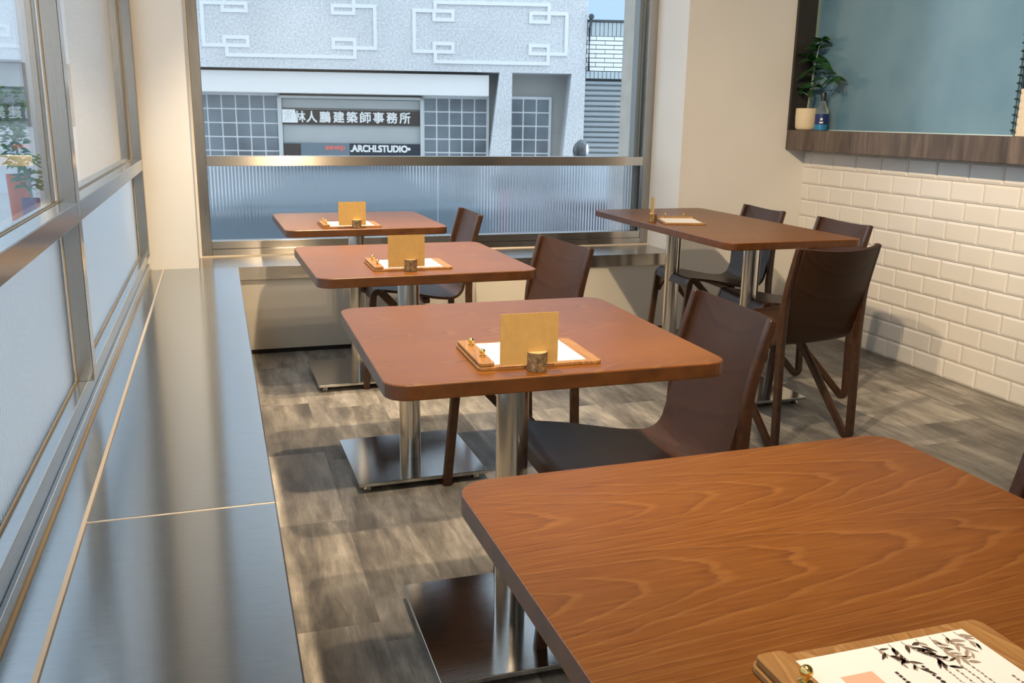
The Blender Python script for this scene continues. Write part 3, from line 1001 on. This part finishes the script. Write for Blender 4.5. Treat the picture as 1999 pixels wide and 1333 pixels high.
cs = thing('hanging_sheet', 'cream sheet with navy upper part hanging in the open hatch', 'sheet', (3.322, 3.035, ZL))
link('sheet', bx(-0.002, 0.002, -0.30, 0.143, 0.001, 0.20), M['cream_sheet'], cs)
link('navy_band', bx(-0.003, 0.003, -0.30, 0.134, 0.20, 0.62), M['navy'], cs)

# ------------------------------------------------------------------ street
GZ = -0.55
struct(link('ground', bx(-60, 60, 5.46, 80, GZ - 0.2, GZ), M['asphalt']))
struct(link('ground_side', bx(-60, -0.46, -40, 5.46, GZ - 0.2, GZ), M['asphalt']))
FO, FTH = Vector((4.170, 12.840, 0)), -0.24
fac = thing('stucco_building', 'grey stucco building with white square line relief across the street', 'building', FO, FTH)
bm = bmesh.new()
box(bm, -6.2, 1.0, 0.0, 0.5, 1.82, 9.5)
prism(bm, [(-0.24, 1.82), (-0.057, 1.82), (-0.057, GZ), (-0.50, GZ)], lambda p, a: (p[0], a, p[1]), 0.0, 0.5)
prism(bm, [(0.80, 1.82), (1.0, 1.82), (1.0, GZ), (0.60, GZ)], lambda p, a: (p[0], a, p[1]), 0.0, 0.5)
box(bm, -6.2, -4.85, 0.0, 0.5, GZ, 1.82)
box(bm, -6.2, 1.0, 0.5, 3, GZ, 9.5)
link('wall', bm, M['stucco'], fac)
bm = bmesh.new()
lw = 0.048
lay = [0.012]
def hl(u0, u1, z):
    lay[0] += 0.00025
    box(bm, min(u0, u1) - lw / 2, max(u0, u1) + lw / 2, -lay[0], 0.0, z - lw / 2, z + lw / 2)
def vl(u, z0, z1):
    lay[0] += 0.00025
    box(bm, u - lw / 2, u + lw / 2, -lay[0], 0.0, min(z0, z1), max(z0, z1))
def rect(u0, u1, z0, z1):
    hl(u0, u1, z0); hl(u0, u1, z1); vl(u0, z0, z1); vl(u1, z0, z1)
def motif(l0, l1, s0, s1, r0, r1, rr, zb, zs0, zs1, zt0, zt1, ztop):
    rect(s0, s1, zs0, zs1); rect(s0, s1, zt0, zt1); rect(r0, r1, zs0, zs1); rect(r0, r1, zt0, zt1)
    hl(l0, s0, zs0); vl(l0, zs0, zt1); hl(l0, s0, zt1)
    hl(r1, rr, zs0); vl(rr, zs0, zt1); hl(r1, rr, zt1)
    vl(l1, zs0, zb); hl(l1, r1, zb); vl(r1, zb, zs0)
    vl(l1, zt1, ztop); hl(l1, r1, ztop); vl(r1, zt1, ztop)
motif(-4.36, -4.05, -4.08, -3.76, -2.58, -2.285, -1.995, 1.985, 2.112, 2.222, 2.572, 2.668, 2.80)
motif(-1.45, -1.155, -1.17, -0.907, 0.192, 0.45, 0.705, 1.950, 2.085, 2.195, 2.515, 2.630, 2.745)
link('relief_lines', bm, M['relief'], fac)
link('roller_box', bx(-4.85, -0.385, 0.10, 0.5, 1.487, 1.785), M['roller'], fac, bevel=0.01)
link('recess_lining', bx(-4.85, -0.20, 0.44, 0.499, GZ, 1.82), M['recess'], fac)
link('recess_lining', bx(-0.057, 0.85, 0.46, 0.499, GZ, 1.82), M['recess'], fac)
def glass_blocks(u0, nu, ztop, nz, pu, pz, y):
    bm = bmesh.new()
    for i in range(nu):
        for j in range(nz):
            a, b = u0 + i * pu + 0.010, u0 + (i + 1) * pu - 0.010
            c, d = ztop - (j + 1) * pz + 0.010, ztop - j * pz - 0.010
            box(bm, a, b, y, y + 0.02, c, d)
    g = link('glass_block_wall', bm, M['gblock'], fac, bevel=0.008, seg=2)
    link('mortar', bx(u0 - 0.03, u0 + nu * pu + 0.03, y + 0.008, y + 0.06, ztop - nz * pz - 0.02, ztop + 0.03), M['mortar'], g)
glass_blocks(-4.66, 6, 1.457, 10, 0.2015, 0.198, 0.35)
glass_blocks(-1.33, 5, 1.457, 10, 0.186, 0.196, 0.35)
glass_blocks(-0.30 + 0.055, 4, 1.470, 10, 0.195, 0.198, 0.40)
# overhead door between the block walls
bm = bmesh.new()
box(bm, -3.45, -3.39, 0.30, 0.42, GZ, 1.457); box(bm, -1.385, -1.335, 0.30, 0.42, GZ, 1.457); box(bm, -3.45, -1.335, 0.30, 0.42, 1.42, 1.457)
link('door_frame', bm, plain('pale_door_frame', (0.55, 0.58, 0.58), 0.4), fac)
bm = bmesh.new()
z = 1.415
for hgt in (0.145, 0.20, 0.30, 0.20, 0.30, 0.30, 0.30, 0.18):
    box(bm, -3.388, -1.387, 0.36, 0.40, max(z - hgt + 0.012, GZ), z)
    z -= hgt
link('overhead_door', bm, M['alu'], fac, bevel=0.006)
link('door_backing', bx(-3.40, -1.38, 0.385, 0.42, GZ, 1.42), M['recess'], fac)

def text_obj(txt, mat, parent, width, loc, height=None, name='lettering', bold=0.0):
    cu = bpy.data.curves.new(name, 'FONT')
    cu.body = txt
    cu.size = 0.2
    tmp = bpy.data.objects.new(name, cu)
    COL.objects.link(tmp)
    dg = bpy.context.evaluated_depsgraph_get()
    me = bpy.data.meshes.new_from_object(tmp.evaluated_get(dg))
    COL.objects.unlink(tmp)
    bpy.data.objects.remove(tmp)
    vs = [v.co.copy() for v in me.vertices]
    fs = [list(p.vertices) for p in me.polygons]
    x0, x1 = min(v.x for v in vs), max(v.x for v in vs)
    y0, y1 = min(v.y for v in vs), max(v.y for v in vs)
    width -= 2 * bold
    sx = width / (x1 - x0)
    sy = ((height - 2 * bold) / (y1 - y0)) if height else sx
    V, F = [], []
    k = 0
    for dx, dz in ([(0, 0)] if not bold else [(-bold, -bold), (bold, -bold), (bold, bold), (-bold, bold), (0, 0)]):
        n0 = len(V)
        V += [(loc[0] + bold + dx + (v.x - x0) * sx, loc[1] - 0.003 - 0.0004 * k, loc[2] + bold + dz + (v.y - y0) * sy) for v in vs]
        F += [[i + n0 for i in f] for f in fs]
        k += 1
    bpy.data.meshes.remove(me)
    me = bpy.data.meshes.new(name)
    me.from_pydata(V, [], F)
    me.materials.append(mat)
    o = bpy.data.objects.new(name, me)
    COL.objects.link(o)
    o.parent = parent
    return o
def pu(px): return -3.392 + (px - 542) * (2.0 / 276)
sg = thing('signboard', 'dark signboard with large white characters on the overhead door across the street', 'sign', FO, FTH)
link('board', bx(-3.386, -1.390, 0.325, 0.358, 1.052, 1.265), M['sign_dark'], sg)
for ch, cx in zip('林人鵬建築師事務所', (577.5, 601, 627.6, 655, 681.6, 708.6, 735, 762, 788)):
    text_obj(ch, M['sign_white'], sg, 0.162, (pu(cx) - 0.081, 0.325, 1.082), 0.162, bold=0.004)
st = thing('white_notice', 'white notice covering the left end of the dark character signboard', 'notice', FO, FTH)
bm = bmesh.new()
prism(bm, [(-3.384, 1.262), (-3.20, 1.262), (-3.165, 1.075), (-3.384, 1.075)], lambda p, a: (p[0], a, p[1]), 0.296, 0.308)
link('sheet', bm, M['sign_white'], st)
bm = bmesh.new()
for u0, z0, u1, z1 in ((-3.36, 1.20, -3.30, 1.235), (-3.30, 1.235, -3.24, 1.20), (-3.34, 1.19, -3.26, 1.19), (-3.30, 1.21, -3.30, 1.10), (-3.31, 1.16, -3.35, 1.10), (-3.27, 1.185, -3.255, 1.13)):
    tube(bm, [(u0, 0.295, z0), (u1, 0.295, z1)], 0.005, 6)
link('faint_mark', bm, plain('faint_grey', (0.68, 0.68, 0.73), 0.6), st)
s2 = thing('signboard', 'low blue grey signboard with red and white Latin lettering across the street', 'sign', FO, FTH)
link('board', bx(-3.386, -2.428, 0.325, 0.358, 0.560, 0.790), M['sign_blue'], s2)
link('dark_end', bx(-3.386, -3.14, 0.318, 0.3249, 0.560, 0.775), M['sign_dark'], s2)
link('dark_board', bx(-2.428, -1.390, 0.322, 0.358, 0.560, 0.790), plain('navy_sign', (0.018, 0.030, 0.045), 0.4), s2)
text_obj('aewp', M['sign_red'], s2, 0.29, (pu(626), 0.325, 0.668), 0.085, bold=0.004)
text_obj('.ARCHI.STUDIO•', M['sign_white'], s2, 0.885, (pu(676.5), 0.322, 0.665), 0.104, bold=0.0055)

# white brick house with shutter, right of the stucco building
br = thing('brick_house', 'low white brick house with roller shutter right of the stucco building', 'building', FO, FTH)
link('wall', bx(1.005, 7.0, 0.02, 5.0, 1.75, 2.545), M['dark_joint'], br)
link('side_wall', bx(1.9, 7.0, 0.02, 5.0, GZ, 1.75), M['brickg'], br)
bm = bmesh.new()
for j in range(8):
    z0 = 1.862 + j * 0.060
    u = 1.01 + (0.13 if j % 2 else 0.0) - 0.26
    while u < 2.6:
        a, b = max(u + 0.004, 1.006), u + 0.256
        if b > 1.02:
            box(bm, a, b, 0.0, 0.02, z0 + 0.006, z0 + 0.056)
        u += 0.26
link('white_bricks', bm, M['brickw'], br)
bm = bmesh.new()
for zz, hh in ((2.345, 0.185), (1.762, 0.096)):
    u = 1.01
    while u < 2.6:
        box(bm, u, u + 0.052, 0.0, 0.02, zz, zz + hh)
        u += 0.06
link('soldier_course', bm, M['brickg'], br)
link('parapet', bx(1.005, 7.0, -0.02, 0.2, 2.535, 2.565), M['dark_joint'], br)
bm = bmesh.new()
nsl = 31
for j in range(nsl):
    z0 = 1.745 - (j + 1) * 0.074
    prism(bm, [(0.10, z0), (0.06, z0 + 0.020), (0.05, z0 + 0.050), (0.10, z0 + 0.070)], lambda p, a: (a, p[0], p[1]), 1.006, 1.90)
link('roller_shutter', bm, M['shutter'], br)
link('shutter_backing', bx(1.006, 1.9, 0.098, 0.12, GZ, 1.75), M['dark_joint'], br)
bm = bmesh.new()
tube(bm, [(1.035, -0.05, 1.86), (1.03, -0.05, 2.45), (1.05, -0.05, 2.52), (1.05, 0.0, 2.58)], 0.018, 8)
sphere(bm, (1.05, -0.05, 2.60), 0.04)
link('drain_pipe', bm, M['dark_joint'], br, smooth=True)
tw = thing('sky_patch_slab', 'pale blue grey slab standing in for the sky above the brick house', 'building', (13.5, 33, GZ))  # added slab, its colour stands in for the sky above the bricks
link('wall', bx(0, 9, 0, 7, 0, 22), M['sky_patch'], tw)
bm = bmesh.new()
for j in range(6):
    for i in range(4):
        box(bm, 0.8 + 2.1 * i, 2.1 + 2.1 * i, -0.05, 0.0, 7.4 + 2.4 * j, 8.6 + 2.4 * j)
link('windows', bm, M['gblock'], tw)  # added to the sky stand-in, above the visible patch

# car passing in the street
def car():
    t = thing('parked_car', 'slate blue car outside, blurred by the fluted glass of the back window', 'car', (0.55, 8.35, GZ), -0.05)
    # nose points to -X
    body = fillet([(-2.15, 0.25), (-2.18, 0.62), (-1.95, 0.84), (-0.95, 1.00), (1.70, 1.03), (2.08, 0.97), (2.14, 0.55), (2.08, 0.25)], [0, 0.12, 0.2, 0.3, 0.2, 0.12, 0.1, 0], 5)
    bm = bmesh.new()
    prism(bm, [(p.x, p.y) for p in body], lambda p, a: (p[0], a, p[1]), -0.84, 0.84)
    link('body', bm, M['carpaint'], t, bevel=0.06, seg=3)
    cab = [(-0.85, 1.0), (-0.15, 1.30), (0.35, 1.36), (0.95, 1.34), (1.45, 1.22), (1.75, 1.0)]
    bm = bmesh.new()
    prism(bm, cab, lambda p, a: (p[0], a * (1 - 0.25 * (p[1] - 1.0) / 0.36), p[1]), -0.76, 0.76)
    link('windows', bm, M['cargl'], t, bevel=0.03)
    bm = bmesh.new()
    prism(bm, [(-0.20, 1.295), (0.35, 1.375), (0.95, 1.355), (1.48, 1.225), (1.42, 1.20), (0.95, 1.32), (0.35, 1.34), (-0.12, 1.27)], lambda p, a: (p[0], a, p[1]), -0.60, 0.60)
    link('roof', bm, M['carpaint'], t, bevel=0.02)
    for sx in (-1.35, 1.32):
        for sy in (-0.80, 0.62):
            bm = bmesh.new()
            lathe(bm, [(0.0, -0.09), (0.25, -0.09), (0.31, -0.06), (0.31, 0.06), (0.25, 0.09), (0.0, 0.09)], 0, 0, 28)
            bmesh.ops.rotate(bm, verts=bm.verts, cent=(0, 0, 0), matrix=Matrix.Rotation(pi / 2, 3, 'X'))
            bmesh.ops.translate(bm, verts=bm.verts, vec=(sx, sy + 0.09, 0.31))
            w = link('wheel', bm, M['tyre'], t, smooth=True)
            bm = bmesh.new()
            lathe(bm, [(0.0, -0.1), (0.19, -0.1), (0.20, -0.092), (0.20, 0.092), (0.19, 0.1), (0.0, 0.1)], 0, 0, 20)
            bmesh.ops.rotate(bm, verts=bm.verts, cent=(0, 0, 0), matrix=Matrix.Rotation(pi / 2, 3, 'X'))
            bmesh.ops.translate(bm, verts=bm.verts, vec=(sx, sy + 0.09, 0.31))
            link('hub_cap', bm, M['chrome'], w, smooth=True)
    bm = bmesh.new(); box(bm, -2.20, -2.10, -0.72, -0.40, 0.62, 0.74); link('headlight', bm, M['chrome'], t, bevel=0.02)
    bm = bmesh.new(); box(bm, -2.20, -2.10, 0.40, 0.72, 0.62, 0.74); link('headlight', bm, M['chrome'], t, bevel=0.02)
    bm = bmesh.new(); sphere(bm, (-0.62, -0.90, 1.03), 0.09); link('side_mirror', bm, M['carpaint'], t, smooth=True)
    return t
car()

# scooter by the shutter
def scooter():
    t = thing('motor_scooter', 'dark motor scooter with round mirrors parked by the white brick house', 'scooter', (4.14, 9.44, GZ), radians(157))
    for x in (-0.60, 0.62):
        bm = bmesh.new()
        lathe(bm, [(0.12, -0.05), (0.21, -0.055), (0.25, -0.03), (0.25, 0.03), (0.21, 0.055), (0.12, 0.05)], 0, 0, 28)
        bmesh.ops.rotate(bm, verts=bm.verts, cent=(0, 0, 0), matrix=Matrix.Rotation(pi / 2, 3, 'X'))
        bmesh.ops.translate(bm, verts=bm.verts, vec=(x, 0, 0.25))
        w = link('wheel', bm, M['tyre'], t, smooth=True)
    bm = bmesh.new()
    prism(bm, [(-0.85, 0.62), (-0.80, 0.45), (-0.35, 0.30), (0.10, 0.26), (0.30, 0.26), (0.30, 0.33), (0.0, 0.38), (-0.05, 0.60), (-0.30, 0.72), (-0.80, 0.74)], lambda p, a: (p[0], a, p[1]), -0.15, 0.15)
    link('body', bm, M['scooter'], t, bevel=0.04, seg=3)
    bm = bmesh.new(); box(bm, -0.82, -0.05, -0.14, 0.14, 0.74, 0.84); link('seat', bm, M['tyre'], t, bevel=0.04, seg=3)
    bm = bmesh.new()
    prism(bm, [(0.28, 0.28), (0.36, 0.28), (0.50, 0.62), (0.46, 0.98), (0.36, 1.00), (0.38, 0.62)], lambda p, a: (p[0], a, p[1]), -0.21, 0.21)
    link('leg_shield', bm, M['scooter_red'], t, bevel=0.05, seg=3)
    bm = bmesh.new(); tube(bm, [(0.62, 0, 0.25), (0.52, 0, 0.65), (0.42, 0, 1.02)], 0.03, 10); link('fork', bm, M['chrome'], t, smooth=True)
    bm = bmesh.new(); tube(bm, [(0.28, -0.34, 1.05), (0.38, -0.15, 1.06), (0.40, 0, 1.05), (0.38, 0.15, 1.06), (0.28, 0.34, 1.05)], 0.018, 8); link('handlebar', bm, M['tyre'], t, smooth=True)
    bm = bmesh.new(); sphere(bm, (0.46, 0, 1.02), 0.12, 16, 10); link('headlamp', bm, M['scooter'], t, smooth=True)
    for s in (-1, 1):
        bm = bmesh.new(); tube(bm, [(0.34, s * 0.22, 1.06), (0.32, s * 0.28, 1.20), (0.30, s * 0.30, 1.33)], 0.008, 6); sm = link('mirror_arm', bm, M['tyre'], t, smooth=True)
        bm = bmesh.new(); sphere(bm, (0.29, s * 0.31, 1.41), 0.085, 16, 10, 1.25); link('mirror', bm, M['scooter'], sm, smooth=True)
        bm = bmesh.new(); sphere(bm, (0.262, s * 0.31, 1.41), 0.066, 16, 10, 1.25); link('mirror_glass', bm, M['chrome'], sm, smooth=True)
    bm = bmesh.new(); prism(bm, [(0.42, 0.42), (0.66, 0.54), (0.84, 0.46), (0.86, 0.42), (0.66, 0.49), (0.44, 0.36)], lambda p, a: (p[0], a, p[1]), -0.07, 0.07); link('mudguard', bm, M['scooter'], t, bevel=0.01)
    return t
scooter()

ab = thing('sky_shade_block', 'added unseen white block screening the side windows from open sky', 'building', (-6.8, 0, GZ))  # added block, out of view, cuts the sky light entering the side windows
bm = bmesh.new()
box(bm, -5, 0, -22, 10.5, 0, 13.5)
for j in range(4):
    for i in range(9):
        box(bm, 0, 0.1, -20 + i * 3.4, -18.6 + i * 3.4, 1.9 + j * 3.0, 2.05 + j * 3.0)
link('wall', bm, M['roller'], ab)
bm = bmesh.new()
for j in range(4):
    for i in range(9):
        box(bm, 0, 0.03, -19.9 + i * 3.4, -18.7 + i * 3.4, 2.1 + j * 3.0, 3.5 + j * 3.0)
link('windows', bm, M['gblock'], ab)

gb = thing('grey_block', 'grey blue apartment block closing the view down the side street', 'building', (-8.0, 22, GZ))
link('wall', bx(0, 6.3, 0, 6, 0, 9.5), plain('grey_blue_wall', (0.74, 0.78, 0.82), 0.8), gb)
bm = bmesh.new()
for j in range(3):
    for i in range(4):
        box(bm, 0.4 + 1.5 * i, 1.3 + 1.5 * i, -0.04, 0.0, 1.4 + 2.9 * j, 2.7 + 2.9 * j)
link('windows', bm, M['gblock'], gb)
cg = 'white columns of the arcade'
for x, nm in ((-2.70, 'slim white column seen through the side window, left of the shrubs'), (-1.93, 'slim white column seen through the side window, right of the shrubs')):
    t = thing('white_column', nm, 'column', (x, 12.3, GZ), 0, cg)
    link('shaft', bx(-0.11, 0.11, -0.11, 0.11, 0.25, 3.0), M['relief'], t, bevel=0.01)
    link('base', bx(-0.15, 0.15, -0.15, 0.15, 0.0, 0.25), M['relief'], t, bevel=0.02)
    bm = bmesh.new()
    tube(bm, [(0.1, -0.1, 1.95), (0.25, -0.15, 2.0), (0.33, -0.15, 1.9), (0.28, -0.15, 1.82)], 0.018, 8)
    link('lantern_hook', bm, M['dark_joint'], t, smooth=True)
def street_plant(label, x, y, h, potm, n, seed, ph=0.35, pr=0.16, base=GZ):
    t = thing('potted_shrub', label, 'plant', (x, y, base))
    bm = bmesh.new(); lathe(bm, [(0.0, 0), (pr * 0.75, 0), (pr, ph), (pr * 0.9, ph), (pr * 0.85, ph - 0.03), (0, ph - 0.03)], 0, 0, 20); link('pot', bm, potm, t, smooth=True)
    bm = bmesh.new(); tube(bm, [(0, 0, ph - 0.03), (0.02, 0, h * 0.6), (0, 0.02, h)], 0.015, 6); link('stem', bm, M['stem'], t, smooth=True)
    r_ = random.Random(seed)
    bm = bmesh.new()
    for i in range(n):
        a, zz = r_.uniform(0, 2 * pi), r_.uniform(ph + 0.1, h + 0.15)
        rr = r_.uniform(0.01, 0.11)
        leaf_mesh(bm, (rr * cos(a), rr * sin(a), zz), (cos(a), sin(a), r_.uniform(-.3, .8)), (r_.uniform(-.5, .5), -0.5, 0.8), r_.uniform(0.08, 0.15), r_.uniform(0.018, 0.034))
    link('leaves', bm, M['leaf2'], t, smooth=True, angle=80)
street_plant('tall leafy shrub in an orange pot between white porch columns', -2.20, 11.9, 1.85, M['orange'], 190, 5, ph=1.02, pr=0.13)
street_plant('low leafy shrub in a purple pot beside the orange pot', -2.02, 11.45, 1.10, M['purple'], 80, 6, ph=0.78, pr=0.10)
